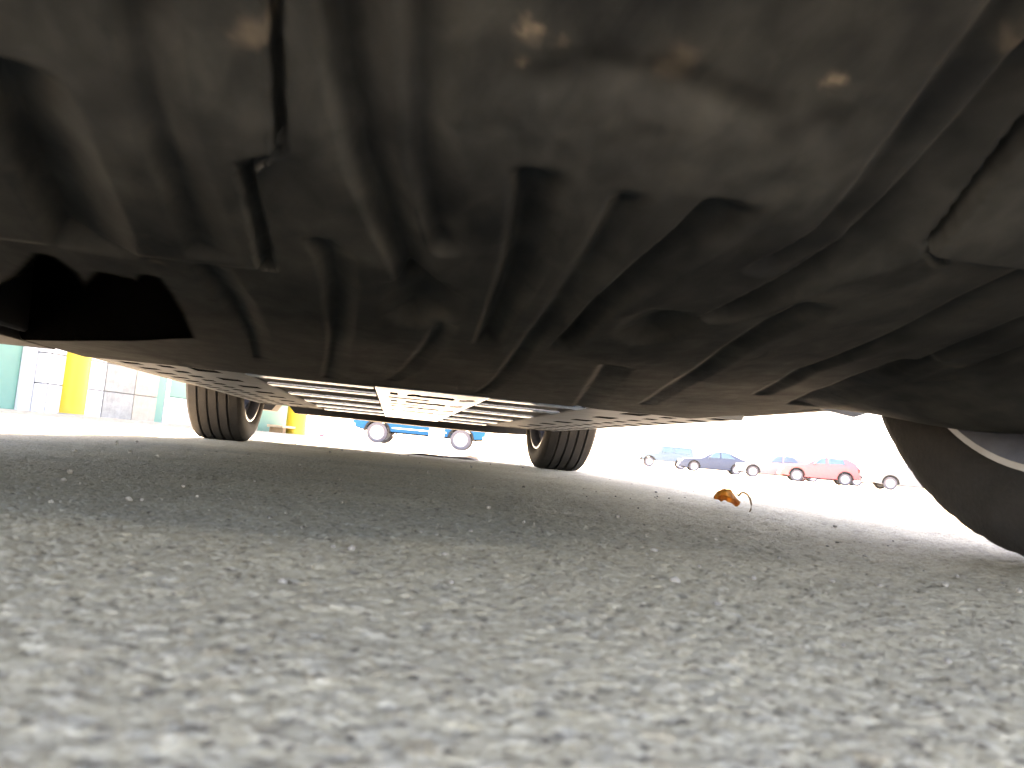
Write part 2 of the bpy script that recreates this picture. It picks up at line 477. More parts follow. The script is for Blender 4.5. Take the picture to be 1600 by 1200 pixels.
class Loft:
    def __init__(s, L, hw, belt, roof, zbot, axles, r_arch, y0=0.0, tf=0.16, tr=0.10, tumble=0.20, wheel_r=0.34):
        s.L, s.hw, s.y0 = L, hw, y0
        s.belt, s.roof, s.bot = interp(belt), interp(roof), interp(zbot)
        s.axles, s.ra, s.tf, s.tr, s.tumble, s.wr = axles, r_arch, tf, tr, tumble, wheel_r
    def w(s, y):
        t = y - s.y0
        f = 1 - s.tf * max(0, (0.7 - t) / 0.7) ** 2 - s.tr * max(0, (t - s.L + 0.6) / 0.6) ** 2
        return s.hw * f
    def zb(s, y):
        z = s.bot(y)
        for a in s.axles:
            d = abs(y - a)
            if d < s.ra:
                z = max(z, s.wr + math.sqrt(s.ra ** 2 - d * d))
        return z
    def sec(s, y):
        w, zb, zs = s.w(y), s.zb(y), s.belt(y)
        zr = max(s.roof(y), zs)
        cab = min(1.0, max(0.0, (zr - zs) / 0.35))
        rw = w * (0.95 - s.tumble * cab)
        h = zs - zb
        return [(0, zb), (w * 0.80, zb), (w * 0.97, zb + min(0.04, 0.1 * h)), (w, zb + 0.35 * h), (w * 0.995, zb + 0.72 * h), (w * 0.96, zs),
                (rw, zr - 0.035 * cab), (rw - 0.09 * cab - 0.02, zr), (rw * 0.5, zr + 0.018), (0, zr + 0.024)]
    def mesh(s, name, m):
        ys = set(np.linspace(s.y0, s.y0 + s.L, 56).tolist())
        for a in s.axles:
            for k in range(15):
                ys.add(a - s.ra * math.cos(math.pi * k / 14))
            ys.add(a - s.ra - 0.002); ys.add(a + s.ra + 0.002)
        ys = sorted(y for y in ys if s.y0 <= y <= s.y0 + s.L)
        mb = MB()
        rings = []
        for y in ys:
            h = s.sec(y)
            ring = [(x, y, z) for x, z in h] + [(-x, y, z) for x, z in h[-2:0:-1]]
            rings.append(ring)
        n = len(rings[0])
        vs = [p for r in rings for p in r]
        fs = [(i * n + j, i * n + (j + 1) % n, (i + 1) * n + (j + 1) % n, (i + 1) * n + j) for i in range(len(rings) - 1) for j in range(n)]
        fs += [tuple(range(n)), tuple((len(rings) - 1) * n + j for j in range(n))]
        mb.add(vs, fs)
        me = mb.mesh(name, [m, MT['cavity']], smooth=32)
        for p in me.polygons:                      # the underside is black underseal
            if p.normal.z < -0.55:
                p.material_index = 1
        return me
    def side_glass(s, side, b0, b1, t0, t1, v0=0.10, v1=0.90):
        """window patch between belt and roof edge; b0..b1 along the belt, t0..t1 along the top"""
        mb, n, k = MB(), 8, 5
        vs = []
        for j in range(k):
            v = v0 + (v1 - v0) * j / (k - 1)
            q = j / (k - 1)
            for i in range(n):
                y = (b0 + (t0 - b0) * q) * (1 - i / (n - 1)) + (b1 + (t1 - b1) * q) * i / (n - 1)
                c = s.sec(y)
                x = c[5][0] + (c[6][0] - c[5][0]) * v + 0.007
                z = c[5][1] + (c[6][1] - c[5][1]) * v
                vs.append((side * x, y, z))
        inner = [(x - side * 0.005, y, z) for x, y, z in vs]
        f = [(j * n + i, j * n + i + 1, (j + 1) * n + i + 1, (j + 1) * n + i) for j in range(k - 1) for i in range(n - 1)]
        o = n * k
        g = [tuple(a + o for a in q[::-1]) for q in f]
        edge = [i for i in range(n)] + [j * n + n - 1 for j in range(1, k)] + [(k - 1) * n + i for i in range(n - 2, -1, -1)] + [j * n for j in range(k - 2, 0, -1)]
        e = [(edge[i], edge[(i + 1) % len(edge)], edge[(i + 1) % len(edge)] + o, edge[i] + o) for i in range(len(edge))]
        return mb.add(vs + inner, f + g + e)
    def top_glass(s, ya, yb, frac=0.86):
        mb, n, k = MB(), 9, 7
        vs, lo = [], []
        for j in range(k):
            y = ya + (yb - ya) * j / (k - 1)
            c = s.sec(y)
            rw, zr = c[7][0], c[7][1]
            for i in range(n):
                u = -1 + 2 * i / (n - 1)
                x = u * rw * frac
                z = float(np.interp(abs(x), [0, c[8][0], c[7][0]], [c[9][1], c[8][1], c[7][1]])) + 0.012
                vs.append((x, y, z)); lo.append((x, y, z - 0.008))
        f = [(j * n + i, j * n + i + 1, (j + 1) * n + i + 1, (j + 1) * n + i) for j in range(k - 1) for i in range(n - 1)]
        o = n * k
        edge = [i for i in range(n)] + [j * n + n - 1 for j in range(1, k)] + [(k - 1) * n + i for i in range(n - 2, -1, -1)] + [j * n for j in range(k - 2, 0, -1)]
        e = [(edge[i], edge[(i + 1) % len(edge)], edge[(i + 1) % len(edge)] + o, edge[i] + o) for i in range(len(edge))]
        return mb.add(vs + lo, f + [tuple(a + o for a in q[::-1]) for q in f] + e)

_wheel_cache = {}
def far_wheel(parent, x, y, side, r, w, rim_mat, spokes=6):
    key = (r, w, rim_mat.name, spokes)
    if key not in _wheel_cache:
        t = MB().lathe_x([(-w * .30, r * .62), (-w * .46, r * .68), (-w * .5, r * .85), (-w * .42, r * .97), (-w * .2, r), (w * .2, r), (w * .42, r * .97), (w * .5, r * .85), (w * .46, r * .68), (w * .30, r * .62), (-w * .30, r * .62)], 32)
        rm = MB().lathe_x([(-w * .42, r * .67), (-w * .42, r * .62), (-w * .2, r * .58), (w * .25, r * .58), (w * .42, r * .62), (w * .42, r * .67)], 32)
        rm.lathe_x([(w * .12, r * .585), (w * .12, .005)], 24)
        rm.lathe_x([(w * .20, .004), (w * .34, .01), (w * .34, r * .16), (w * .14, r * .20)], 16)
        for k in range(spokes):
            a = 2 * math.pi * k / spokes
            d, n = Vector((0, math.cos(a), math.sin(a))), Vector((0, -math.sin(a), math.cos(a)))
            q = []
            for rr, hw_, xx in ((r * .12, r * .085, w * .33), (r * .60, r * .06, w * .30)):
                for sgn in (-1, 1):
                    p = d * rr + n * hw_ * sgn
                    q += [(xx, p.y, p.z), (xx - w * .22, p.y, p.z)]
            rm.add(q, [(0, 2, 6, 4), (1, 5, 7, 3), (0, 4, 5, 1), (2, 3, 7, 6), (4, 6, 7, 5)])
        _wheel_cache[key] = (t.mesh('tyre', MT['rubber_clean'], smooth=40), rm.mesh('wheel', rim_mat, smooth=40))
    tm, rm = _wheel_cache[key]
    wob = link('wheel', rm, parent, (x, y, r), (0, 0, 0 if side > 0 else math.pi))
    link('tyre', tm, wob)
    return wob

def vehicle(name, label, cat, lf, paint, origin, rz, wheel_r, rim, windows, shields, group=None, lamp_z=0.7, rear_z=0.8, extras=None):
    x, y = origin
    t = thing(name, label, cat, (x, y, float(ground_z(x, y)) - 0.004), rz, group)
    link('body', lf.mesh(name + '_body', paint), t)
    for sd in (-1, 1):
        for wdw in windows:
            link('window', lf.side_glass(sd, *wdw).mesh('window', MT['glass_clear'], smooth=True), t)
    for nm, (ya, yb) in zip(('windshield', 'rear_window'), shields):
        link(nm, lf.top_glass(ya, yb).mesh(nm, MT['glass_clear'], smooth=40), t)
    for ax in lf.axles:
        for sd in (-1, 1):
            far_wheel(t, sd * (lf.hw - 0.125), ax, sd, wheel_r, 0.23, rim)
            arch = MB()
            n = 18
            vs = []
            for k in range(n + 1):
                a = math.pi * k / n
                for rr, xx in ((lf.ra - 0.03, 0.0), (lf.ra + 0.035, 0.0), (lf.ra + 0.035, -0.05), (lf.ra - 0.03, -0.05)):
                    yy = ax - rr * math.cos(a)
                    vs.append((sd * (lf.w(yy) + 0.012 + xx), yy, lf.wr + rr * math.sin(a)))
            arch.add(vs, [(4 * k + j, 4 * k + (j + 1) % 4, 4 * k + 4 + (j + 1) % 4, 4 * k + 4 + j) for k in range(n) for j in range(4)])
            link('wheel_arch', arch.mesh('wheel_arch', MT['black_plastic'], smooth=40), t)
    for sd in (-1, 1):
        yf, yr = lf.y0, lf.y0 + lf.L
        w0, w1 = lf.w(yf + 0.06), lf.w(yr - 0.04)
        h = MB().box(sd * (w0 - 0.30) if sd > 0 else -(w0 + 0.012), (w0 + 0.012) if sd > 0 else -(w0 - 0.30), yf - 0.012, yf + 0.22, lamp_z - 0.07, lamp_z + 0.07)
        bevel(link('headlight', h.mesh('headlight', MT['lamp']), t), 0.03, 3)
        h = MB().box((w1 - 0.16) if sd > 0 else -(w1 + 0.010), (w1 + 0.010) if sd > 0 else -(w1 - 0.16), yr - 0.14, yr + 0.012, rear_z - 0.10, rear_z + 0.10)
        bevel(link('taillight', h.mesh('taillight', MT['red_lamp']), t), 0.03, 3)
        if windows:
            my = windows[0][0] + 0.12
            mw = lf.w(my)
            m = MB().box(sd * mw if sd > 0 else -(mw + 0.19), (mw + 0.19) if sd > 0 else -mw, my - 0.05, my + 0.04, lf.belt(my) + 0.0, lf.belt(my) + 0.13)
            bevel(link('mirror', m.mesh('mirror', paint), t), 0.03, 3)
    w0 = lf.w(lf.y0)
    g = MB().box(-w0 * 0.55, w0 * 0.55, lf.y0 - 0.015, lf.y0 + 0.05, lamp_z - 0.14, lamp_z + 0.02)
    bevel(link('grille', g.mesh('grille', MT['grille']), t), 0.02, 2)
    for nm, yy in (('front_bumper', lf.y0), ('rear_bumper', lf.y0 + lf.L)):
        wb = lf.w(yy) + 0.01
        sgn = -1 if nm == 'front_bumper' else 1
        b0, b1 = sorted((yy + sgn * 0.07, yy - sgn * 0.10))
        b = MB().box(-wb, wb, b0, b1, lf.bot(yy) - 0.02, lf.bot(yy) + 0.17)
        bevel(link(nm, b.mesh(nm, extras.get('bumper', paint) if extras else paint), t), 0.05, 3)
    if extras and 'fn' in extras:
        extras['fn'](t, lf)
    return t

# ------------------------------------------------------------------ the car overhead
CAR = thing('parked_car', 'car directly overhead seen from beneath, black ribbed undertray, aluminium floor and grooved tyres', 'car', (0.010, 0, 0), math.radians(-1.0))

GROOVES = [
    ([(-0.2067, 0.3432, 0.0247), (-0.2133, 0.394, 0.0271), (-0.2302, 0.4704, 0.0311), (-0.2501, 0.5681, 0.0366)], 0.020),
    ([(-0.1335, 0.2943, 0.0135), (-0.1336, 0.3105, 0.0139), (-0.1401, 0.35, 0.0151), (-0.1437, 0.3978, 0.0165), (-0.1477, 0.4534, 0.0184), (-0.1574, 0.5465, 0.0217)], 0.009),
    ([(-0.0564, 0.2792, 0.0166), (-0.0541, 0.2948, 0.0165), (-0.0523, 0.3219, 0.0175), (-0.0491, 0.35, 0.0179), (-0.0439, 0.3917, 0.018), (-0.0327, 0.456, 0.0166), (-0.0192, 0.5275, 0.018), (-0.0092, 0.5933, 0.0201)], 0.016),
    ([(-0.0226, 0.2726, 0.0135), (-0.0217, 0.2884, 0.014), (-0.0182, 0.336, 0.0139), (-0.0146, 0.3816, 0.0152), (-0.0043, 0.4342, 0.0151), (0.0059, 0.4939, 0.0127)], 0.009),
    ([(-0.0771, 0.4846, 0.0126), (-0.0697, 0.5269, 0.0163), (-0.0694, 0.5843, 0.0179), (-0.0812, 0.7661, 0.0194), (-0.1067, 1.0284, 0.0208), (-0.1446, 1.39, 0.0233)], 0.009),
    ([(-0.1631, 0.5618, 0.0198), (-0.1621, 0.6654, 0.023), (-0.1758, 0.842, 0.0216), (-0.2197, 1.145, 0.0195)], 0.008),
    ([(0.0376, 0.3695, 0.0183), (0.044, 0.4117, 0.0182), (0.0512, 0.4838, 0.0184), (0.0562, 0.6023, 0.0185), (0.0621, 0.7425, 0.0188)], 0.014),
    ([(0.0937, 0.3756, 0.0155), (0.0955, 0.4292, 0.0154), (0.0969, 0.5247, 0.0155), (0.1, 0.6967, 0.0154), (0.1196, 1.0461, 0.0176), (0.1303, 1.3941, 0.0187)], 0.008),
    ([(0.1421, 0.3703, 0.0248), (0.1395, 0.4113, 0.0229), (0.133, 0.4646, 0.0201), (0.1268, 0.5486, 0.0173), (0.1313, 0.7243, 0.0161)], 0.014),
    ([(0.195, 0.2301, 0.0181), (0.1994, 0.2558, 0.0182), (0.2041, 0.2958, 0.0188), (0.2093, 0.3363, 0.0186), (0.2141, 0.3911, 0.0181), (0.2085, 0.4192, 0.0147), (0.198, 0.4557, 0.0112)], 0.012),
    ([(0.2276, 0.2445, 0.0291), (0.2279, 0.2717, 0.0301), (0.2326, 0.3095, 0.0319), (0.2351, 0.3527, 0.0318), (0.2372, 0.4029, 0.0287), (0.2285, 0.4475, 0.0218), (0.2198, 0.5106, 0.0191), (0.2119, 0.5604, 0.0153)], 0.018),
    ([(0.358, 0.3741, 0.0136), (0.3494, 0.4001, 0.0129), (0.3483, 0.4508, 0.0138), (0.3571, 0.528, 0.0142), (0.3619, 0.5929, 0.0142), (0.3671, 0.6842, 0.0131), (0.4361, 0.9162, 0.0137)], 0.009),
    ([(0.2623, 0.4826, 0.0189), (0.2591, 0.5394, 0.0184), (0.269, 0.6401, 0.0177), (0.3074, 0.8476, 0.0182), (0.3943, 1.2526, 0.022)], 0.008),
    ([(0.4121, 0.4281, 0.0133), (0.4119, 0.4683, 0.0128), (0.4179, 0.5363, 0.0139), (0.4295, 0.6124, 0.0127), (0.4504, 0.6882, 0.0125)], 0.009),
    ([(0.4633, 0.4792, 0.0114), (0.4641, 0.5253, 0.0108), (0.4767, 0.5937, 0.0103)], 0.008),
    ([(0.0199, 0.6549, 0.0144), (0.0097, 0.8121, 0.0164), (-0.0073, 1.0786, 0.0181), (-0.0315, 1.3096, 0.0175)], 0.007),
    ([(0.1995, 0.7774, 0.027), (0.2597, 1.0966, 0.034), (0.3532, 1.5741, 0.0405)], 0.008),
    ([(0.4114, 0.5875, 0.0366), (0.4267, 0.6833, 0.0409), (0.4574, 0.8034, 0.039), (0.5184, 0.9842, 0.0374)], 0.014),
]
BANDS = [
    ([(0.1504, 0.3267, 0.0165), (0.1296, 0.317, 0.0159), (0.1082, 0.3101, 0.0154), (0.0834, 0.3062, 0.015), (0.0552, 0.3068, 0.0147), (0.0381, 0.3172, 0.0149), (0.0254, 0.3327, 0.0154)], 0.006),
    ([(0.1915, 0.3202, 0.0137), (0.1738, 0.3177, 0.0133), (0.1538, 0.3159, 0.013)], 0.005),
]
SLITS = [
    ([(-0.0718, 0.2773, 0.0033), (-0.074, 0.2987, 0.0035), (-0.0771, 0.3372, 0.0038), (-0.0809, 0.3866, 0.0042)], 0.014),
    ([(-0.0799, 0.3864, 0.0031), (-0.0885, 0.3922, 0.0032), (-0.0986, 0.3987, 0.0032)], 0.008),
    ([(-0.099, 0.3976, 0.005), (-0.1014, 0.4143, 0.0052), (-0.104, 0.4564, 0.0056), (-0.1069, 0.5051, 0.0062), (-0.1116, 0.5628, 0.0068)], 0.010),
    ([(0.2554, 0.2721, 0.0038), (0.2626, 0.3061, 0.004), (0.2695, 0.3412, 0.0039), (0.2803, 0.394, 0.0034)], 0.014),
    ([(0.2808, 0.3947, 0.0034), (0.2885, 0.3977, 0.0034), (0.3007, 0.407, 0.0035)], 0.006),
]
HOLE = [(-0.4899, 0.7664), (-0.4506, 0.8358), (-0.3649, 0.7284), (-0.3143, 0.6599), (-0.2717, 0.5927), (-0.2708, 0.6281), (-0.2869, 0.7064), (-0.2416, 0.624), (-0.2292, 0.6291), (-0.2289, 0.6595), (-0.2064, 0.6157), (-0.2113, 0.6678), (-0.2238, 0.7542), (-0.2618, 0.9453), (-0.3671, 1.0659), (-0.6292, 1.2935), (-0.8929, 1.4307)]
PIT1 = [(-0.0288, 0.5596), (-0.0086, 0.5413), (0.0165, 0.5416), (0.0314, 0.5755), (0.032, 0.6362), (-0.0007, 0.6947), (-0.0318, 0.6573)]
PIT2 = [(0.1575, 0.5754), (0.1694, 0.5426), (0.1979, 0.539), (0.2163, 0.5584), (0.2212, 0.6242), (0.1916, 0.6557), (0.1631, 0.6293)]
SCUFFS = [(0.027, 0.2917), (0.0263, 0.3076), (0.0389, 0.297), (0.1577, 0.2921), (0.2205, 0.2636), (-0.0838, 0.3123), (-0.1896, 0.572), (0.4634, 0.5924), (0.0902, 0.2947)]


def seg_field(X, Y, pl):
    """signed distance (positive right of travel), width there, and arc length to the nearer end"""
    best = np.full(X.shape, 9.0)
    sg = np.zeros(X.shape); wd = np.zeros(X.shape); arc = np.zeros(X.shape)
    L = [0]
    for a, b in zip(pl[:-1], pl[1:]):
        L.append(L[-1] + math.hypot(b[0] - a[0], b[1] - a[1]))
    for i, (a, b) in enumerate(zip(pl[:-1], pl[1:])):
        dx, dy = b[0] - a[0], b[1] - a[1]
        l2 = dx * dx + dy * dy
        t = np.clip(((X - a[0]) * dx + (Y - a[1]) * dy) / l2, 0, 1)
        ox, oy = X - (a[0] + t * dx), Y - (a[1] + t * dy)
        d = np.hypot(ox, oy)
        m = d < best
        best = np.where(m, d, best)
        sg = np.where(m, np.where(dx * oy - dy * ox < 0, 1.0, -1.0), sg)
        wd = np.where(m, a[2] + (b[2] - a[2]) * t, wd)
        arc = np.where(m, L[i] + t * math.sqrt(l2), arc)
    return best * sg, best, wd, np.minimum(arc, L[-1] - arc), L[-1]

def sstep(a, b, x):
    t = np.clip((x - a) / (b - a), 0, 1)
    return t * t * (3 - 2 * t)

def poly_inside(X, Y, pg):
    ins = np.zeros(X.shape, bool)
    dist = np.full(X.shape, 9.0)
    for (x0, y0), (x1, y1) in zip(pg, pg[1:] + pg[:1]):
        c = ((y0 > Y) != (y1 > Y)) & (X < (x1 - x0) * (Y - y0) / ((y1 - y0) if abs(y1 - y0) > 1e-9 else 1e-9) + x0)
        ins ^= c
        dx, dy = x1 - x0, y1 - y0
        t = np.clip(((X - x0) * dx + (Y - y0) * dy) / (dx * dx + dy * dy + 1e-12), 0, 1)
        dist = np.minimum(dist, np.hypot(X - x0 - t * dx, Y - y0 - t * dy))
    return np.where(ins, dist, -dist)

def tray_material():
    m, N, L, P = nt_new('dusty_undertray_plastic')
    tc = N.new('ShaderNodeTexCoord')
    sc = N.new('ShaderNodeAttribute'); sc.attribute_name = 'scuff'
    n1 = N.new('ShaderNodeTexNoise'); n1.inputs['Scale'].default_value = 12; n1.inputs['Detail'].default_value = 7; n1.inputs['Roughness'].default_value = 0.6
    n2 = N.new('ShaderNodeTexNoise'); n2.inputs['Scale'].default_value = 48; n2.inputs['Detail'].default_value = 5; n2.inputs['Distortion'].default_value = 0.6
    mp = N.new('ShaderNodeMapping'); mp.inputs['Scale'].default_value = (1, 0.55, 1)
    L.new(tc.outputs['Object'], mp.inputs['Vector'])
    L.new(mp.outputs['Vector'], n1.inputs['Vector']); L.new(mp.outputs['Vector'], n2.inputs['Vector'])
    r1 = N.new('ShaderNodeValToRGB')
    e = r1.color_ramp.elements
    e[0].position = 0.33; e[0].color = (0.0105, 0.0124, 0.0148, 1)
    e[1].position = 0.69; e[1].color = (0.0345, 0.0372, 0.0385, 1)
    L.new(n1.outputs['Fac'], r1.inputs['Fac'])
    r2 = N.new('ShaderNodeValToRGB')
    e = r2.color_ramp.elements
    e[0].position = 0.30; e[0].color = (0.78, 0.78, 0.78, 1)
    e[1].position = 0.72; e[1].color = (1.2, 1.18, 1.15, 1)
    L.new(n2.outputs['Fac'], r2.inputs['Fac'])
    mu = N.new('ShaderNodeMixRGB'); mu.blend_type = 'MULTIPLY'; mu.inputs['Fac'].default_value = 1
    L.new(r1.outputs['Color'], mu.inputs['Color1']); L.new(r2.outputs['Color'], mu.inputs['Color2'])
    mx = N.new('ShaderNodeMixRGB'); mx.inputs['Color2'].default_value = (0.13, 0.11, 0.09, 1)
    L.new(sc.outputs['Fac'], mx.inputs['Fac']); L.new(mu.outputs['Color'], mx.inputs['Color1'])
    shd = N.new('ShaderNodeAttribute'); shd.attribute_name = 'hole_shade'
    m3 = N.new('ShaderNodeMixRGB'); m3.inputs['Color2'].default_value = (0.0015, 0.0015, 0.0015, 1)  # deep shade inside the wheel-well hole, painted near black
    L.new(shd.outputs['Fac'], m3.inputs['Fac']); L.new(mx.outputs['Color'], m3.inputs['Color1'])
    L.new(m3.outputs['Color'], P.inputs['Base Color'])
    P.inputs['Roughness'].default_value = 0.75
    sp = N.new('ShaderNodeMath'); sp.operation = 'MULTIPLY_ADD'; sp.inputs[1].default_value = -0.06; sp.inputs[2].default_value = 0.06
    L.new(shd.outputs['Fac'], sp.inputs[0]); L.new(sp.outputs[0], P.inputs['Specular IOR Level'])
    b = N.new('ShaderNodeBump'); b.inputs['Strength'].default_value = 0.25; b.inputs['Distance'].default_value = 0.004
    L.new(n2.outputs['Fac'], b.inputs['Height']); L.new(b.outputs['Normal'], P.inputs['Normal'])
    return m

def build_tray():
    ys = np.concatenate([np.linspace(-0.03, 0.19, 14), np.arange(0.20, 0.62, 0.0023), np.arange(0.62, 1.505, 0.0052)])
    xs = np.arange(-0.60, 0.6041, 0.0022)
    X, Y = np.meshgrid(xs, ys)
    t = np.clip((0.80 - Y) / 0.415, 0, 1)
    Z = np.where(Y < 0.385, 0.203 + (0.385 - Y) * 0.34, 0.165 + 0.038 * t * t)
    Z = np.where(Y < 0.2, 0.2659 + (0.2 - Y) * 0.10, Z)
    # soften the cross crease
    k = np.exp(-((Y - 0.385) / 0.012) ** 2)
    Z = Z + 0.0012 * k
    for pl, dep in GROOVES:
        s, d, w, arc, tot = seg_field(X, Y, pl)
        w = np.maximum(w, 1e-4) * (1.2 + 0.4 * sstep(0.62, 0.5, Y))
        dep = dep * 1.2
        edge = sstep(-0.0075, 0.0055, s)
        prof = edge * np.clip(1 - s / w, 0, 1) ** 1.1
        z = dep * prof * sstep(0.0, min(0.02, tot * 0.25), arc) * (1 - 0.62 * sstep(0.60, 1.0, Y))
        Z = Z + z
    for pl, dep in BANDS:
        s, d, w, arc, tot = seg_field(X, Y, pl)
        Z = Z + 0.6 * dep * np.exp(-(d / 0.011) ** 2) * sstep(0.0, 0.02, arc)
    for pl, dep in SLITS:
        s, d, w, arc, tot = seg_field(X, Y, pl)
        Z = Z + dep * np.clip(1 - (d / (w * 0.85)) ** 3, 0, 1) * sstep(0, 0.002, arc)
    for pg, dep, soft in ((PIT1, 0.017, 0.030), (PIT2, 0.013, 0.030)):
        Z = Z + dep * sstep(-0.006, soft, poly_inside(X, Y, pg))
    hole = poly_inside(X, Y, HOLE)
    Z = Z + 0.13 * sstep(-0.003, 0.012, hole)
    # dents and warping of a used panel
    Z = Z + 0.003 * (fbm(X * 6, Y * 6, 3, 31) - 0.5) + 0.0022 * (fbm(X * 26, Y * 26, 3, 37) - 0.5) * np.exp(-((Y - 0.33) / 0.06) ** 2 - ((X - 0.09) / 0.10) ** 2) * 2
    # air deflector lip beside the right front wheel
    Z = Z - 0.045 * sstep(0.47, 0.585, X) * sstep(1.02, 0.60, Y) * sstep(0.1, 0.4, Y)
    # outer edges turn up
    Z = Z + 0.05 * sstep(0.575, 0.604, np.abs(X)) ** 2 + 0.009 * sstep(1.488, 1.503, Y)
    # overlapping panels
    y1 = [-0.22] + [p[1] for p in SLITS[0][0]] + [p[1] + 0.002 for p in SLITS[2][0][1:]]
    x1 = [-0.0718] + [p[0] for p in SLITS[0][0]] + [p[0] for p in SLITS[2][0][1:]]
    y2 = [-0.22] + [p[1] for p in SLITS[3][0]]
    x2 = [0.2554] + [p[0] for p in SLITS[3][0]]
    left = (X < np.interp(Y, y1, x1)) & (Y < y1[-1])
    right = (X > np.interp(Y, y2, x2)) & (Y < y2[-1])
    Z = Z - 0.0035 * left * sstep(0, 0.02, y1[-1] - Y) - 0.003 * right
    scuff = np.zeros(X.shape)
    wx = X + 0.012 * (fbm(X * 130, Y * 130, 3, 3) - 0.5)
    wy = Y + 0.012 * (fbm(X * 130, Y * 130, 3, 7) - 0.5)
    for (sx, sy), am, sr in zip(SCUFFS, (1.0, .5, .25, .9, .35, .5, .3, .4, .4), (.0030, .0024, .003, .0030, .005, .006, .005, .006, .008)):
        scuff = np.maximum(scuff, am * np.exp(-((wx - sx) / sr) ** 2 - ((wy - sy) / (sr * 1.1)) ** 2))
    tm = tray_material()
    lq = left[:-1, :-1] & left[1:, 1:]
    rq = right[:-1, :-1] & right[1:, 1:]
    for nm, kp in (('undertray', ~(lq | rq)), ('undertray_flap', lq), ('undertray_flap', rq)):
        me = grid_mesh(nm, X, Y, Z, {'scuff': scuff, 'hole_shade': sstep(-0.012, -0.006, hole)}, keep=kp, mats=[tm])
        link(nm, me, CAR)
build_tray()

def punched(name, x0, x1, y0, y1, z, mask, step, m, depth=0.014, top=0.02):
    xs = np.arange(x0, x1 + 1e-6, step)
    ys = np.arange(y0, y1 + 1e-6, step * 1.6)
    X, Y = np.meshgrid(xs, ys)
    inn = mask(X, Y)
    Z = z + depth * inn
    ed = (X < x0 + step * .5) | (X > x1 - step * .5) | (Y < y0 + step * .8)
    Z = np.where(ed, z + top, Z)
    c = (inn[:-1, :-1] | inn[1:, 1:] | inn[1:, :-1] | inn[:-1, 1:]).astype(int)
    me = grid_mesh(name, X, Y, Z, mats=[m, MT['cavity']], mi=c, smooth=False)
    return link(name, me, CAR)

FZ = 0.166
link('floor_panel', MB().box(-0.565, 0.655, 1.42, 3.36, FZ + 0.004, FZ + 0.05).mesh('floor_panel', MT['floor_dark']), CAR)
BAR_Y = (1.54, 1.79, 2.13, 2.50, 2.86, 3.20)
for xa, xb in ((-0.300, -0.060), (0.170, 0.365)):
    for yb_ in BAR_Y:
        bevel(link('crossbar', MB().box(xa, xb, yb_ - 0.030, yb_ + 0.030, FZ - 0.001, FZ + 0.012).mesh('crossbar', MT['alu']), CAR), 0.002, 2)

def spine_mask(X, Y):
    m = np.zeros(X.shape, bool)
    for i, y in enumerate(np.arange(1.63, 3.3, 0.29)):
        wob = 0.010 * np.sin(X * 190 + i) * (np.sin(X * 60 + i * 2) > -0.2)
        m |= (np.abs(Y - y - wob) < 0.030) & (X > 0.012) & (X < 0.108)
        m |= (np.abs(Y - y) < 0.030) & (np.abs(X + 0.020) < 0.006)
        m |= (np.abs(Y - y + (X - 0.135) * 2) < 0.022) & (np.abs(X - 0.135) < 0.011)
        m |= (np.abs(Y - y - 0.145) < 0.016) & (X > -0.03) & (X < 0.06)
    return m
punched('spine_plate', -0.060, 0.170, 1.46, 3.30, FZ - 0.002, spine_mask, 0.004, MT['alu'])

def rail_mask_l(X, Y):
    a = (np.abs(((Y - 1.5) % 0.115) - 0.057) < 0.022)
    m = a & ((np.abs(X + 0.52) < 0.016) | (np.abs(X + 0.455) < 0.013))
    b = (np.abs(((Y - 1.44) % 0.23) - 0.115) < 0.035)
    return m | (b & (np.abs(X + 0.38) < 0.022))
def rail_mask_r(X, Y):
    return rail_mask_l(-X + 0.10, Y)
punched('sill_rail', -0.566, -0.304, 1.40, 3.20, FZ + 0.001, rail_mask_l, 0.004, MT['rail'])
punched('sill_rail', 0.369, 0.656, 1.40, 3.20, FZ + 0.001, rail_mask_r, 0.004, MT['rail'])

def rocker(inner, outer, sd):
    pr = [(inner, 0.176), (inner + 0.10, 0.190), (outer - 0.08, 0.215), (outer, 0.27), (outer, 0.34), (inner, 0.34)]
    mb = MB()
    n = len(pr)
    vs = [(sd * x, y, z) for y in (1.06, 3.14) for x, z in pr]
    mb.add(vs, [(i, (i + 1) % n, n + (i + 1) % n, n + i) for i in range(n)] + [tuple(range(n)), tuple(range(n, 2 * n))])
    bevel(link('rocker_panel', mb.mesh('rocker_panel', MT['black_plastic']), CAR), 0.01, 3)
rocker(0.657, 0.93, 1)
rocker(0.567, 0.93, -1)

# bright clips along the rear edge of the undertray
CLIP = MB().lathe_z([(0.001, -0.006), (0.006, -0.005), (0.010, -0.001), (0.011, 0.006)], 16).mesh('clip', MT['alu'], smooth=40)
for cx_ in (-0.30, 0.15, 0.345, 0.43, 0.565):
    link('clip', CLIP, CAR, (cx_, 1.492, 0.172))

link('arch_panel', MB().box(-0.74, -0.59, 1.06, 1.395, 0.166, 0.30).mesh('arch_panel', MT['black_plastic']), CAR)

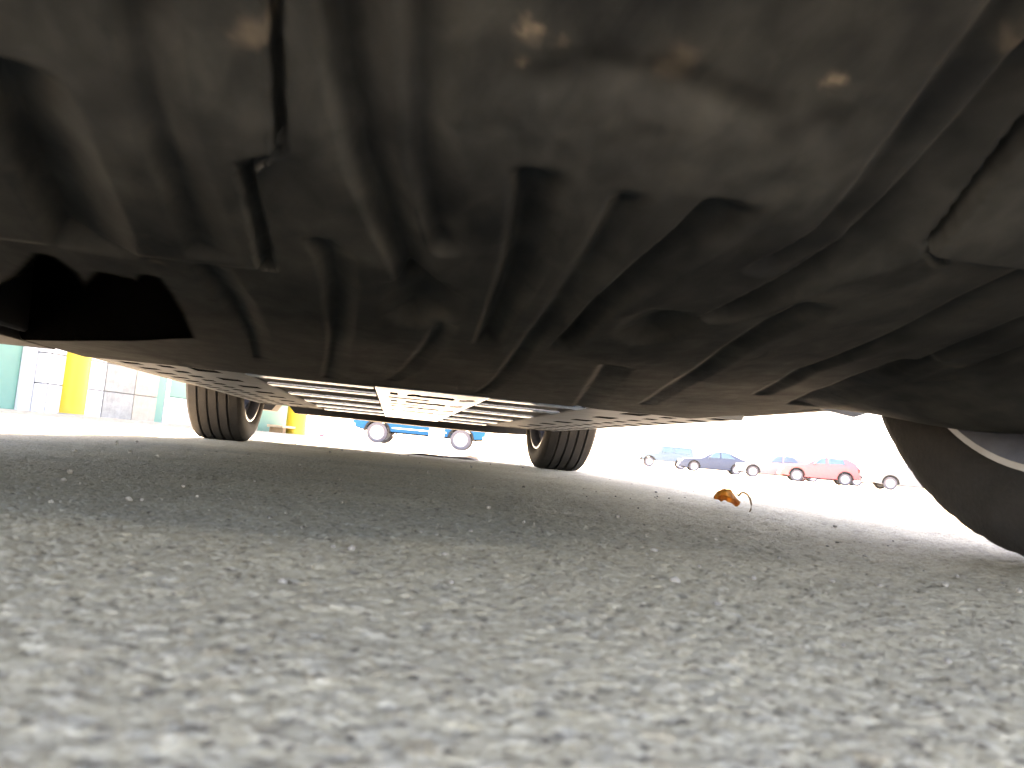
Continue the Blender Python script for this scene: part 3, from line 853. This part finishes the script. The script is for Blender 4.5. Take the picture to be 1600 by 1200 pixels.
# rear: subframe, valance with a notch, tow eye
sub = MB().box(-0.48, 0.48, 3.45, 3.62, 0.21, 0.30).box(-0.50, 0.50, 3.95, 4.05, 0.205, 0.29)
sub.tube([(-0.5, 3.5, 0.25), (-0.3, 3.7, 0.24), (-0.28, 4.0, 0.25)], 0.03).tube([(0.5, 3.5, 0.25), (0.3, 3.7, 0.24), (0.28, 4.0, 0.25)], 0.03)
link('rear_subframe', sub.mesh('rear_subframe', MT['black_plastic'], smooth=40), CAR)
pr = [(-0.80, 0.165), (-0.665, 0.166), (-0.640, 0.205), (-0.585, 0.205), (-0.545, 0.162), (-0.30, 0.163), (0.0, 0.160), (0.25, 0.159), (0.55, 0.160), (0.80, 0.170), (0.80, 0.42), (-0.80, 0.42)]
n = len(pr)
val = MB().add([(x, y, z) for y in (4.22, 4.42) for x, z in pr], [(i, (i + 1) % n, n + (i + 1) % n, n + i) for i in range(n)] + [tuple(range(n)), tuple(range(n, 2 * n))])
link('rear_valance', val.mesh('rear_valance', MT['black_plastic']), CAR)

# body above
lf = Loft(4.50, 0.935, [(-0.05, 0.72), (0.25, 0.86), (0.9, 0.98), (2.5, 1.04), (4.0, 1.08), (4.45, 0.95)],
          [(-0.05, 0.3), (0.95, 0.98), (1.75, 1.50), (2.4, 1.61), (3.4, 1.58), (4.05, 1.40), (4.40, 1.0), (4.45, 0.9)],
          [(-0.05, 0.36), (0.2, 0.36), (1.0, 0.33), (3.2, 0.33), (4.2, 0.36), (4.45, 0.42)], (0.65, 3.55), 0.42, y0=-0.05, wheel_r=0.36)
link('body', lf.mesh('car_body', MT['paint_main']), CAR)
for sd in (-1, 1):
    for wdw in ((1.35, 2.25, 1.75, 2.25), (2.35, 3.2, 2.35, 3.15), (3.3, 3.9, 3.25, 3.6)):
        link('window', lf.side_glass(sd, *wdw).mesh('window', MT['glass'], smooth=True), CAR)
link('windshield', lf.top_glass(1.0, 1.72).mesh('windshield', MT['glass'], smooth=40), CAR)
link('rear_window', lf.top_glass(4.08, 4.36).mesh('rear_window', MT['glass'], smooth=40), CAR)

for sd in (-1, 1):
    for nm, y0_, y1_, z0_, z1_, mk in (('headlight', -0.058, 0.20, 0.60, 0.70, 'lamp'), ('taillight', 4.30, 4.462, 0.80, 0.92, 'red_lamp')):
        wf = lf.w(y0_ + 0.05 if sd and nm == 'headlight' else y1_ - 0.03)
        xa, xb = sorted((sd * (wf - 0.28), sd * (wf + 0.008)))
        bevel(link(nm, MB().box(xa, xb, y0_, y1_, z0_, z1_).mesh(nm, MT[mk]), CAR), 0.025, 3)
    wm_ = lf.w(1.45)
    xa, xb = sorted((sd * wm_, sd * (wm_ + 0.20)))
    bevel(link('mirror', MB().box(xa, xb, 1.40, 1.52, 1.02, 1.16).mesh('mirror', MT['paint_main']), CAR), 0.03, 3)
    for hy in (2.05, 2.95):
        xa, xb = sorted((sd * 0.915, sd * 0.958))
        bevel(link('door_handle', MB().box(xa, xb, hy, hy + 0.2, 0.90, 0.93).mesh('door_handle', MT['chrome']), CAR), 0.008, 2)
bevel(link('grille', MB().box(-0.50, 0.50, -0.066, 0.02, 0.42, 0.55).mesh('grille', MT['black_plastic']), CAR), 0.02, 3)

# wheels with grooved tread
def tyre_mesh(R, w, r_in):
    prof = [(-w * .36, r_in - .012), (-w * .43, r_in), (-w * .475, r_in + .012), (-w * .50, r_in + .035), (-w * .485, R - .028), (-w * .455, R - .014), (-w * .42, R - .006)]
    tw = w * .84
    gx = [-.31, -.105, .105, .31]
    for g in gx:
        c, hw_ = g * tw, 0.0048
        prof += [(c - hw_ - .0012, R - .0005), (c - hw_, R - .0015), (c - hw_ * .7, R - .0085), (c + hw_ * .7, R - .0085), (c + hw_, R - .0015), (c + hw_ + .0012, R - .0005)]
    prof += [(-x, r) for x, r in prof[6::-1]]
    sh = {5, 6, len(prof) - 6, len(prof) - 7}
    def sipe(k, j, r):
        return r - (0.0014 if (j in sh and k % 4 == 0) else 0)
    return MB().lathe_x(prof, 192, fn=sipe).mesh('tyre', MT['rubber'], smooth=28)

def wheel_mesh(r, w):
    mb = MB().lathe_x([(-w * .40, r - .010), (-w * .44, r + .004), (-w * .455, r + .004), (-w * .455, r - .003)], 96)
    mb.lathe_x([(-w * .455, r - .003), (-w * .42, r - .016), (-w * .36, r - .022), (-w * .30, r - .024), (-w * .28, r - .040), (-w * .05, r - .046), (w * .20, r - .050)], 96, mi=1)
    mb.lathe_x([(w * .20, r - .050), (w * .34, r - .03), (w * .43, r - .006), (w * .45, r + .004), (w * .43, r + .006), (w * .40, r - .004)], 96)
    mb.lathe_x([(w * .40, .004), (w * .40, .05), (w * .30, .075), (w * .12, .08), (w * .10, .004)], 32)
    for k in range(10):
        a = 2 * math.pi * (k // 2) / 5 + (0.14 if k % 2 else -0.14)
        d, nn = Vector((0, math.cos(a), math.sin(a))), Vector((0, -math.sin(a), math.cos(a)))
        q = []
        for rr, hw_, xx in ((.05, .018, w * .36), (r - .03, .014, w * .38)):
            for sgn in (-1, 1):
                p = d * rr + nn * hw_ * sgn
                q += [(xx, p.y, p.z), (xx - w * .17, p.y, p.z)]
        mb.add(q, [(0, 2, 6, 4), (1, 5, 7, 3), (0, 4, 5, 1), (2, 3, 7, 6), (4, 6, 7, 5), (0, 1, 3, 2)])
    return mb.mesh('wheel', [MT['alloy'], MT['barrel']], smooth=35)

TY = tyre_mesh(0.362, 0.225, 0.266)
WH = wheel_mesh(0.266, 0.225)
DI = MB().lathe_x([(-.02, .07), (-.02, .175), (.004, .175), (.004, .07), (-.02, .07)], 48).mesh('brake_disc', MT['steel'], smooth=35)
CALI = MB().box(-.06, .03, -.06, .06, .11, .19).mesh('brake_caliper', MT['black_plastic'])
for (wx, wy, sd) in ((0.728, 0.655, 1), (-0.728, 0.655, -1), (0.752, 3.56, 1), (-0.752, 3.56, -1)):
    wob = link('wheel', WH, CAR, (wx, wy, 0.360), (0.3 if sd > 0 else -0.2, 0, 0 if sd > 0 else math.pi))
    link('tyre', TY, wob)
    link('brake_disc', DI, wob)
    bevel(link('brake_caliper', CALI, wob), 0.008, 2)
# little mud flap behind the right front wheel arch
fl = MB().add([(0.600, 1.045, 0.36), (0.72, 1.06, 0.36), (0.72, 1.06, 0.185), (0.66, 1.05, 0.163), (0.60, 1.045, 0.170)], [(0, 1, 2, 3, 4)])
o = link('mud_flap', fl.mesh('mud_flap', MT['rail']), CAR)
o.modifiers.new('s', 'SOLIDIFY').thickness = 0.006

# ------------------------------------------------------------------ workshop on the left
WA = Vector((-3.992, 8.184, 0)); WB = Vector((-1.489, 12.655, 0))
wdir = (WB - WA).normalized()
WR = math.atan2(wdir.y, wdir.x)
shop = thing('workshop_building', 'teal and concrete-block workshop front with roll-up doors at left', 'building', tuple(WA), WR)
# local frame: x along the wall to the right, -y towards the car, z up
WALL_H = 3.9
def block_run(x0, x1, courses, bh, blocks, y_front, depth=0.19):
    """courses of separate blocks with recessed mortar; blocks: list of (x0, x1, material) per course parity"""
    link('mortar_core', MB().box(x0 + 0.04, x1 - 0.04, y_front + 0.008, y_front + depth - 0.008, -0.2, courses * bh - 0.006).mesh('mortar_core', MT['mortar']), shop)
    cache = {}
    for c in range(courses):
        for (a, b, mk) in blocks:
            key = (round(b - a, 3), mk)
            if key not in cache:
                bb = MB().box(0.005, b - a - 0.005, 0, depth, 0.005, bh - 0.005)
                me = bb.mesh('block', MT[mk])
                bm = bmesh.new(); bm.from_mesh(me)
                bmesh.ops.bevel(bm, geom=bm.edges[:], offset=0.004, segments=1, affect='EDGES')
                bm.to_mesh(me); bm.free()
                cache[key] = me
            link('block', cache[key], shop, (a + random.uniform(-.0015, .0015), y_front + random.uniform(-.003, .002), c * bh))

BH = 0.325
block_run(0.72, 1.28, 12, BH, [(0.72, 0.80, 'white_paint'), (0.80, 0.985, 'white_paint'), (0.985, 1.28, 'blue_grey')], -0.10)
block_run(1.28, 2.37, 12, BH, [(1.28, 1.56, 'white_paint'), (1.56, 2.00, 'grey_block'), (2.00, 2.37, 'cream_block')], -0.05)

def roll_door(x0, x1, panels, y):
    d = link('roll_door', MB().box(x0, x1, y + 0.03, y + 0.07, -0.1, 3.2).mesh('roll_door', MT['teal']), shop)
    for z0, z1, mk in panels:
        p = MB().box(x0 + 0.004, x1 - 0.004, y, y + 0.032, z0 + 0.004, z1 - 0.004)
        bevel(link('door_panel', p.mesh('door_panel', MT[mk]), d), 0.006, 2)
zs = [(0.012, 0.36)] + [(0.36 + 0.55 * k, 0.91 + 0.55 * k) for k in range(5)]
roll_door(-2.6, 0.58, [(a, b, 'teal') for a, b in [(0.012, 0.91), (0.91, 1.46), (1.46, 2.01), (2.01, 2.56), (2.56, 3.15)]], 0.05)
roll_door(2.62, 4.32, [(0.012, 0.36, 'white_paint')] + [(a, b, 'teal') for a, b in zs[1:]], 0.05)
for nm, x0, x1, m_ in (('door_jamb', 0.58, 0.715, 'white_paint'), ('wall_panel', 2.375, 2.535, 'teal'), ('door_jamb', 2.545, 2.615, 'white_paint'), ('door_jamb', 4.325, 4.44, 'cream_block'), ('wall_panel', 4.445, 5.30, 'teal')):
    bevel(link(nm, MB().box(x0, x1, 0.0, 0.16, -0.1, WALL_H).mesh(nm, MT[m_]), shop), 0.008, 2)
for x0, x1 in ((-2.7, 0.575), (2.62, 4.32)):
    link('lintel', MB().box(x0, x1, 0.005, 0.155, 3.21, WALL_H).mesh('lintel', MT['white_paint']), shop)
link('rear_wall', MB().box(-2.7, 5.30, 5.0, 5.2, -0.2, WALL_H).box(5.14, 5.295, 0.165, 4.99, -0.2, WALL_H - 0.01).box(-2.7, -2.55, 0.165, 4.99, -0.2, WALL_H - 0.01).mesh('rear_wall', MT['white_paint']), shop)
link('roof', MB().box(-3.0, 5.6, -1.3, 5.5, WALL_H + 0.01, WALL_H + 0.16).mesh('roof', MT['roof_metal']), shop)  # deep front overhang added, out of view, to keep skylight off the wall
# concrete apron along the shop front
ap = link('apron', MB().box(-3.0, 5.6, -0.62, 4.9, -0.2, 0.022).mesh('apron', MT['cream_block']), None, tuple(WA), (0, 0, WR))
tag(ap, None, None, None, 'structure')

def bollard(p, r, h, label):
    z = float(ground_z(p[0], p[1]))
    t = thing('bollard', label, 'bollard', (p[0], p[1], z), 0, 'yellow bollards at the workshop')
    link('post', MB().lathe_z([(0.001, -0.05), (r, -0.05), (r, h - r * .9), (r * .93, h - r * .45), (r * .72, h - r * .15), (r * .4, h - 0.004), (0.001, h)], 32).mesh('post', MT['yellow'], smooth=50), t)
    link('base_collar', MB().lathe_z([(r + .004, 0), (r + .03, 0.0), (r + .03, .035), (r + .004, .045)], 32).mesh('base_collar', MT['grey_block'], smooth=40), t)
    return t
def wl(x, y):
    n = Vector((-wdir.y, wdir.x, 0))
    p = WA + wdir * x + n * y
    return (p.x, p.y)
bollard((-3.36, 9.10), 0.138, 1.10, 'thick yellow bollard in front of white and blue-grey blocks, far left')
bollard((-1.29, 12.20), 0.150, 1.15, 'yellow bollard at the right corner of the workshop, beyond left rear tyre')

# low brown bench at the wall, right of the left rear wheel
bp = wl(4.72, -0.34)
t = thing('low_bench', 'low brown wooden bench against the teal wall', 'bench', (bp[0], bp[1], 0.0), WR)
bevel(link('seat', MB().box(-0.34, 0.34, -0.14, 0.14, 0.10, 0.135).mesh('seat', MT['tan']), t), 0.006, 2)
for sx in (-0.26, 0.26):
    bevel(link('leg', MB().box(sx - 0.04, sx + 0.04, -0.12, 0.12, -0.02, 0.0985).mesh('leg', MT['brown']), t), 0.005, 2)

# crumpled red thing on the bright ground
mb = MB()
rng = random.Random(3)
nseg, nring = 14, 7
vs = []
for j in range(nring + 1):
    a = math.pi / 2 * j / nring
    for k in range(nseg):
        b = 2 * math.pi * k / nseg
        rr = 1 + 0.35 * math.sin(3 * b + j) * math.cos(a) + rng.uniform(-.15, .15)
        vs.append((0.085 * rr * math.cos(a) * math.cos(b), 0.06 * rr * math.cos(a) * math.sin(b), 0.09 * math.sin(a) * (1 + 0.2 * math.sin(2 * b))))
mb.add(vs, [(j * nseg + k, j * nseg + (k + 1) % nseg, (j + 1) * nseg + (k + 1) % nseg, (j + 1) * nseg + k) for j in range(nring) for k in range(nseg)] + [tuple(range(nseg))[::-1]])
rt = link('crumpled_heap', mb.mesh('crumpled_heap', MT['red_cloth'], smooth=True), None, (-1.03, 14.41, float(ground_z(-1.03, 14.41)) + 0.0))
tag(rt, 'small crumpled red bag on the sunlit ground left of the blue truck', 'heap')

# white square post before the truck
px_, py_ = 1.29, 18.11
t = thing('white_post', 'white square post standing in front of the blue pickup', 'post', (px_, py_, float(ground_z(px_, py_))), math.radians(-9))
bevel(link('shaft', MB().box(-0.165, 0.165, -0.165, 0.165, -0.1, 3.3).mesh('shaft', MT['white_paint']), t), 0.015, 2)
bevel(link('base_plate', MB().box(-0.24, 0.24, -0.24, 0.24, -0.02, 0.05).mesh('base_plate', MT['white_paint']), t), 0.01, 2)
bevel(link('cap', MB().box(-0.20, 0.20, -0.20, 0.20, 3.302, 3.36).mesh('cap', MT['white_paint']), t), 0.01, 2)

# ------------------------------------------------------------------ blue pickup
def place(P, rz, lx, ly):
    c, s = math.cos(rz), math.sin(rz)
    return (P[0] - (c * lx - s * ly), P[1] - (s * lx + c * ly))

rz = math.radians(80.9)
pk = Loft(5.0, 0.98, [(0, 0.95), (0.3, 1.08), (1.3, 1.18), (3.0, 1.22), (3.2, 1.22), (5.0, 1.22)],
          [(0, 0.4), (1.30, 1.18), (1.85, 1.82), (2.1, 1.90), (3.2, 1.90), (3.42, 1.80), (3.55, 1.22), (5.0, 0.9)],
          [(0, 0.46), (0.4, 0.42), (1.2, 0.42), (4.5, 0.44), (5.0, 0.55)], (0.90, 4.06), 0.47, tf=0.08, tr=0.03, tumble=0.15, wheel_r=0.40)
def pickup_bits(t, lf_):
    for sd in (-1, 1):
        b = MB().box(sd * 0.86 if sd > 0 else -1.03, 1.03 if sd > 0 else -0.86, 1.48, 3.45, 0.30, 0.36)
        bevel(link('running_board', b.mesh('running_board', MT['chrome']), t), 0.015, 2)
        m = MB().box(sd * 0.985 if sd > 0 else -1.0, 1.0 if sd > 0 else -0.985, 1.45, 3.5, 0.60, 0.64)
        link('side_trim', m.mesh('side_trim', MT['chrome']), t)
        for dy in (2.2, 3.1):
            h = MB().box(sd * 0.975 if sd > 0 else -1.01, 1.01 if sd > 0 else -0.975, dy, dy + 0.18, 1.02, 1.06)
            bevel(link('door_handle', h.mesh('door_handle', MT['chrome']), t), 0.008, 2)
vehicle('pickup_truck', 'bright blue pickup truck with chrome running board parked beyond the rear axle', 'truck', pk, MT['blue'],
        place((2.99, 29.02), rz, -0.86, 0.90), rz, 0.40, MT['alloy'], [(1.55, 2.4, 1.95, 2.4), (2.5, 3.3, 2.5, 3.25)], [(1.36, 1.84), (3.44, 3.53)], None, 0.85, 0.95,
        {'fn': pickup_bits, 'bumper': MT['chrome']})

# ------------------------------------------------------------------ cars in the lot on the right
GRP = 'cars parked in the sunlit lot'
def sedan(L, wb, oh, roof_h=1.46, hood=0.92, hw=0.90, deck=1.02):
    fa = oh
    ra_ = oh + wb
    return Loft(L, hw, [(0, 0.66), (0.25, hood - 0.14), (fa + 0.55, hood), (L * .55, hood + 0.03), (L - 0.6, deck), (L, deck - 0.16)],
                [(0, 0.3), (fa + 0.50, hood), (fa + 1.20, roof_h - 0.06), (fa + 1.6, roof_h), (ra_ - 0.55, roof_h - 0.03), (ra_ + 0.25, deck + 0.06), (L - 0.6, deck), (L, 0.6)],
                [(0, 0.26), (0.4, 0.20), (L - 0.5, 0.22), (L, 0.34)], (fa, ra_), 0.37, tf=0.20, tr=0.14, wheel_r=0.325)
def hatch(L, wb, oh, roof_h, hood, hw):
    fa, ra_ = oh, oh + wb
    return Loft(L, hw, [(0, 0.70), (0.25, hood - 0.12), (fa + 0.5, hood), (ra_, hood + 0.10), (L, hood + 0.02)],
                [(0, 0.3), (fa + 0.45, hood), (fa + 1.15, roof_h - 0.06), (fa + 1.5, roof_h), (ra_ + 0.1, roof_h - 0.03), (L - 0.25, roof_h - 0.22), (L, hood)],
                [(0, 0.30), (0.4, 0.24), (L - 0.5, 0.26), (L, 0.40)], (fa, ra_), 0.39, tf=0.18, tr=0.10, wheel_r=0.34)

def lot_car(name, label, cat, lf_, paint, wheel_pos, deg, wr, windows, shields, rim=None, extras=None, lz=0.68, rzv=0.85):
    a = math.radians(deg)
    return vehicle(name, label, cat, lf_, paint, place(wheel_pos, a, lf_.hw - 0.12, lf_.axles[0]), a, wr, rim or MT['alloy'], windows, shields, GRP, lz, rzv, extras)

# open jeep-like off-roader
jp = Loft(4.1, 0.88, [(0, 1.02), (0.2, 1.08), (1.3, 1.14), (1.6, 1.14), (4.1, 1.14)],
          [(0, 0.5), (1.32, 1.14), (1.52, 1.66), (1.62, 1.76), (3.9, 1.76), (4.08, 1.55), (4.1, 1.2)], [(0, 0.52), (4.1, 0.52)], (0.68, 3.18), 0.46, tf=0.03, tr=0.03, tumble=0.08, wheel_r=0.39)
lot_car('off_roader', 'boxy pale-blue off-roader at the left end of the parked row', 'off-roader', jp, MT['silver'], (21.19, 58.6), -106, 0.39, [(1.62, 2.5, 1.70, 2.5), (2.6, 3.9, 2.6, 3.85)], [(1.34, 1.52), (3.95, 4.07)], MT['dark_alloy'], {'bumper': MT['black_plastic']}, 0.88, 0.9)
s1 = sedan(4.7, 2.75, 0.92)
lot_car('sedan', 'dark blue sedan between the pale off-roader and a white car', 'car', s1, MT['dark_paint'], (20.66, 48.51), -106, 0.325, [(1.75, 2.55, 2.15, 2.55), (2.65, 3.55, 2.65, 3.2)], [(1.48, 2.08), (3.18, 3.86)])
s2 = sedan(4.6, 2.7, 0.90, 1.44, 0.90)
lot_car('sedan', 'white sedan with a full front wheel showing, left of the red hatchback', 'car', s2, MT['white'], (21.64, 42.23), -113, 0.325, [(1.72, 2.5, 2.1, 2.5), (2.6, 3.5, 2.6, 3.15)], [(1.45, 2.05), (3.12, 3.80)])
h1 = hatch(4.05, 2.5, 0.82, 1.50, 0.98, 0.87)
lot_car('hatchback', 'red hatchback parked in the row of washed-out cars', 'car', h1, MT['red'], (22.79, 39.41), -112, 0.33, [(1.6, 2.3, 1.95, 2.3), (2.4, 3.3, 2.4, 3.2)], [(1.32, 1.92), (3.82, 4.02)])
s3 = sedan(4.6, 2.7, 0.90, 1.45, 0.92)
lot_car('sedan', 'white sedan mostly hidden behind the red hatchback', 'car', s3, MT['white'], (28.49, 47.22), -113, 0.325, [(1.72, 2.5, 2.1, 2.5), (2.6, 3.5, 2.6, 3.15)], [(1.45, 2.05), (3.12, 3.80)])
h2 = hatch(4.4, 2.65, 0.88, 1.62, 1.02, 0.90)
lot_car('crossover', 'white crossover at the right end of the row, beside the near tyre', 'car', h2, MT['white'], (25.66, 35.48), -108, 0.34, [(1.7, 2.45, 2.05, 2.45), (2.55, 3.5, 2.55, 3.4)], [(1.40, 2.02), (4.17, 4.37)], MT['dark_alloy'])

# ------------------------------------------------------------------ curled leaf
def leaf(LS=1.3):
    t = thing('dry_leaf', 'curled dry orange-brown leaf standing on the ground near the front tyre', 'leaf', (0.597, 1.251, 0.0), math.radians(-12))
    m, N, L, P = nt_new('dry_leaf')
    tc = N.new('ShaderNodeTexCoord')
    n = N.new('ShaderNodeTexNoise'); n.inputs['Scale'].default_value = 90; n.inputs['Detail'].default_value = 5
    L.new(tc.outputs['Object'], n.inputs['Vector'])
    r = N.new('ShaderNodeValToRGB')
    r.color_ramp.elements[0].position = 0.35; r.color_ramp.elements[0].color = (0.34, 0.12, 0.03, 1)
    r.color_ramp.elements[1].position = 0.62; r.color_ramp.elements[1].color = (0.80, 0.36, 0.05, 1)
    L.new(n.outputs['Fac'], r.inputs['Fac'])
    L.new(r.outputs['Color'], P.inputs['Base Color'])
    P.inputs['Roughness'].default_value = 0.6
    tr = N.new('ShaderNodeBsdfTranslucent'); L.new(r.outputs['Color'], tr.inputs['Color'])
    mx = N.new('ShaderNodeMixShader'); mx.inputs['Fac'].default_value = 0.5
    L.new(P.outputs[0], mx.inputs[1]); L.new(tr.outputs[0], mx.inputs[2]); L.new(mx.outputs[0], N['Material Output'].inputs['Surface'])
    t.scale = (LS, LS, LS)
    nu, nv = 17, 13
    vs = []
    for i in range(nu):
        u = i / (nu - 1)
        x = -0.017 + 0.034 * u
        hw_ = 0.019 * math.sin(math.pi * (0.06 + 0.90 * u)) ** 0.75 * (1 + 0.10 * math.sin(u * 23))
        for j in range(nv):
            v = -1 + 2 * j / (nv - 1)
            ang = v * 1.75 + 0.35
            rad = hw_ * 0.62
            y = rad * math.sin(ang) + 0.0015 * math.sin(7 * u + 4 * v)
            z = 0.011 + 0.010 * math.sin(math.pi * min(1, u * 0.95 + 0.12)) + rad * (math.cos(ang) - 0.35) * 0.95 + 0.0012 * math.sin(11 * u - 5 * v)
            vs.append((x, y, max(0.0008, z)))
    mb = MB().add(vs, [(i * nv + j, i * nv + j + 1, (i + 1) * nv + j + 1, (i + 1) * nv + j) for i in range(nu - 1) for j in range(nv - 1)])
    o = link('blade', mb.mesh('blade', m, smooth=True), t)
    o.modifiers.new('s', 'SOLIDIFY').thickness = 0.0004
    st = [(0.014, 0, 0.020), (0.018, 0, 0.0245), (0.022, 0, 0.0250), (0.0265, 0, 0.0225), (0.030, 0, 0.0175), (0.0320, 0, 0.011), (0.0318, 0, 0.004), (0.0305, 0, 0.0005)]
    link('stem', MB().tube(st, [0.0015, 0.0016, 0.0016, 0.0015, 0.0014, 0.0012, 0.0010, 0.0008]).mesh('stem', MT['brown'], smooth=True), t)
    link('midrib', MB().tube([(-0.016, 0.003, 0.014), (-0.006, 0.003, 0.0275), (0.004, 0.003, 0.030), (0.014, 0.001, 0.021)], 0.0007).mesh('midrib', MT['brown'], smooth=True), t)
leaf()

# ------------------------------------------------------------------ flattened debris beyond the rear axle
def debris(name, label, cat, pts, hgt, loc):
    rng = random.Random(len(pts))
    n = len(pts)
    cx, cyy = sum(p[0] for p in pts) / n, sum(p[1] for p in pts) / n
    vs = [(p[0], p[1], -0.004) for p in pts]
    vs += [(cx + (p[0] - cx) * 0.72, cyy + (p[1] - cyy) * 0.72, hgt * rng.uniform(.4, 1.0)) for p in pts]
    vs.append((cx, cyy, hgt * 0.7))
    fs = [(i, (i + 1) % n, n + (i + 1) % n, n + i) for i in range(n)] + [(n + i, n + (i + 1) % n, 2 * n) for i in range(n)]
    o = link(name, MB().add(vs, fs).mesh(name, MT['tar'], smooth=35), None, loc)
    tag(o, label, cat, None)
    return o
def ragged(rx, ry, n, seed):
    r = random.Random(seed)
    return [(rx * math.cos(2 * math.pi * k / n) * r.uniform(.7, 1.15), ry * math.sin(2 * math.pi * k / n) * r.uniform(.6, 1.2)) for k in range(n)]
debris('flattened_debris', 'long flat dark scrap on the ground between the rear wheels', 'debris', ragged(0.24, 0.10, 22, 4), 0.012, (0.36, 4.20, 0))
debris('debris_lump', 'small raised dark lump on the ground behind the rear axle', 'debris', ragged(0.16, 0.10, 16, 9), 0.026, (0.52, 4.55, 0))

# ------------------------------------------------------------------ loose grit on the concrete
def grit():
    rng = np.random.default_rng(5)
    ico_v = np.array([(0, 0, 1), (.894, 0, .447), (.276, .851, .447), (-.724, .526, .447), (-.724, -.526, .447), (.276, -.851, .447),
                      (.724, .526, -.447), (-.276, .851, -.447), (-.894, 0, -.447), (-.276, -.851, -.447), (.724, -.526, -.447), (0, 0, -1)])
    ico_f = [(0, 1, 2), (0, 2, 3), (0, 3, 4), (0, 4, 5), (0, 5, 1), (1, 6, 2), (2, 7, 3), (3, 8, 4), (4, 9, 5), (5, 10, 1),
             (6, 7, 2), (7, 8, 3), (8, 9, 4), (9, 10, 5), (10, 6, 1), (11, 7, 6), (11, 8, 7), (11, 9, 8), (11, 10, 9), (11, 6, 10)]
    mb = MB()
    for i in range(260):
        d = 0.34 * (5.5 / 0.34) ** rng.random()
        a = math.radians(9.3) + rng.uniform(-0.72, 0.72)
        x, y = d * math.sin(a), d * math.cos(a)
        s = (0.0008 + 0.0022 * rng.random() ** 2.5) * (1 + 0.35 * d)
        v = ico_v * (s * rng.uniform(.6, 1.2, 3)) * (1 + rng.uniform(-.22, .22, (12, 1)))
        th = rng.uniform(0, 6.28)
        c, q = math.cos(th), math.sin(th)
        mb.add([(x + c * p[0] - q * p[1], y + q * p[0] + c * p[1], 0.0003 + s * 0.35 + p[2] * 0.8) for p in v], ico_f)
    o = link('gravel', mb.mesh('gravel', MT['pebble'], smooth=False, fix=False))
    tag(o, 'loose grit scattered over the concrete', None, None, 'stuff')
grit()
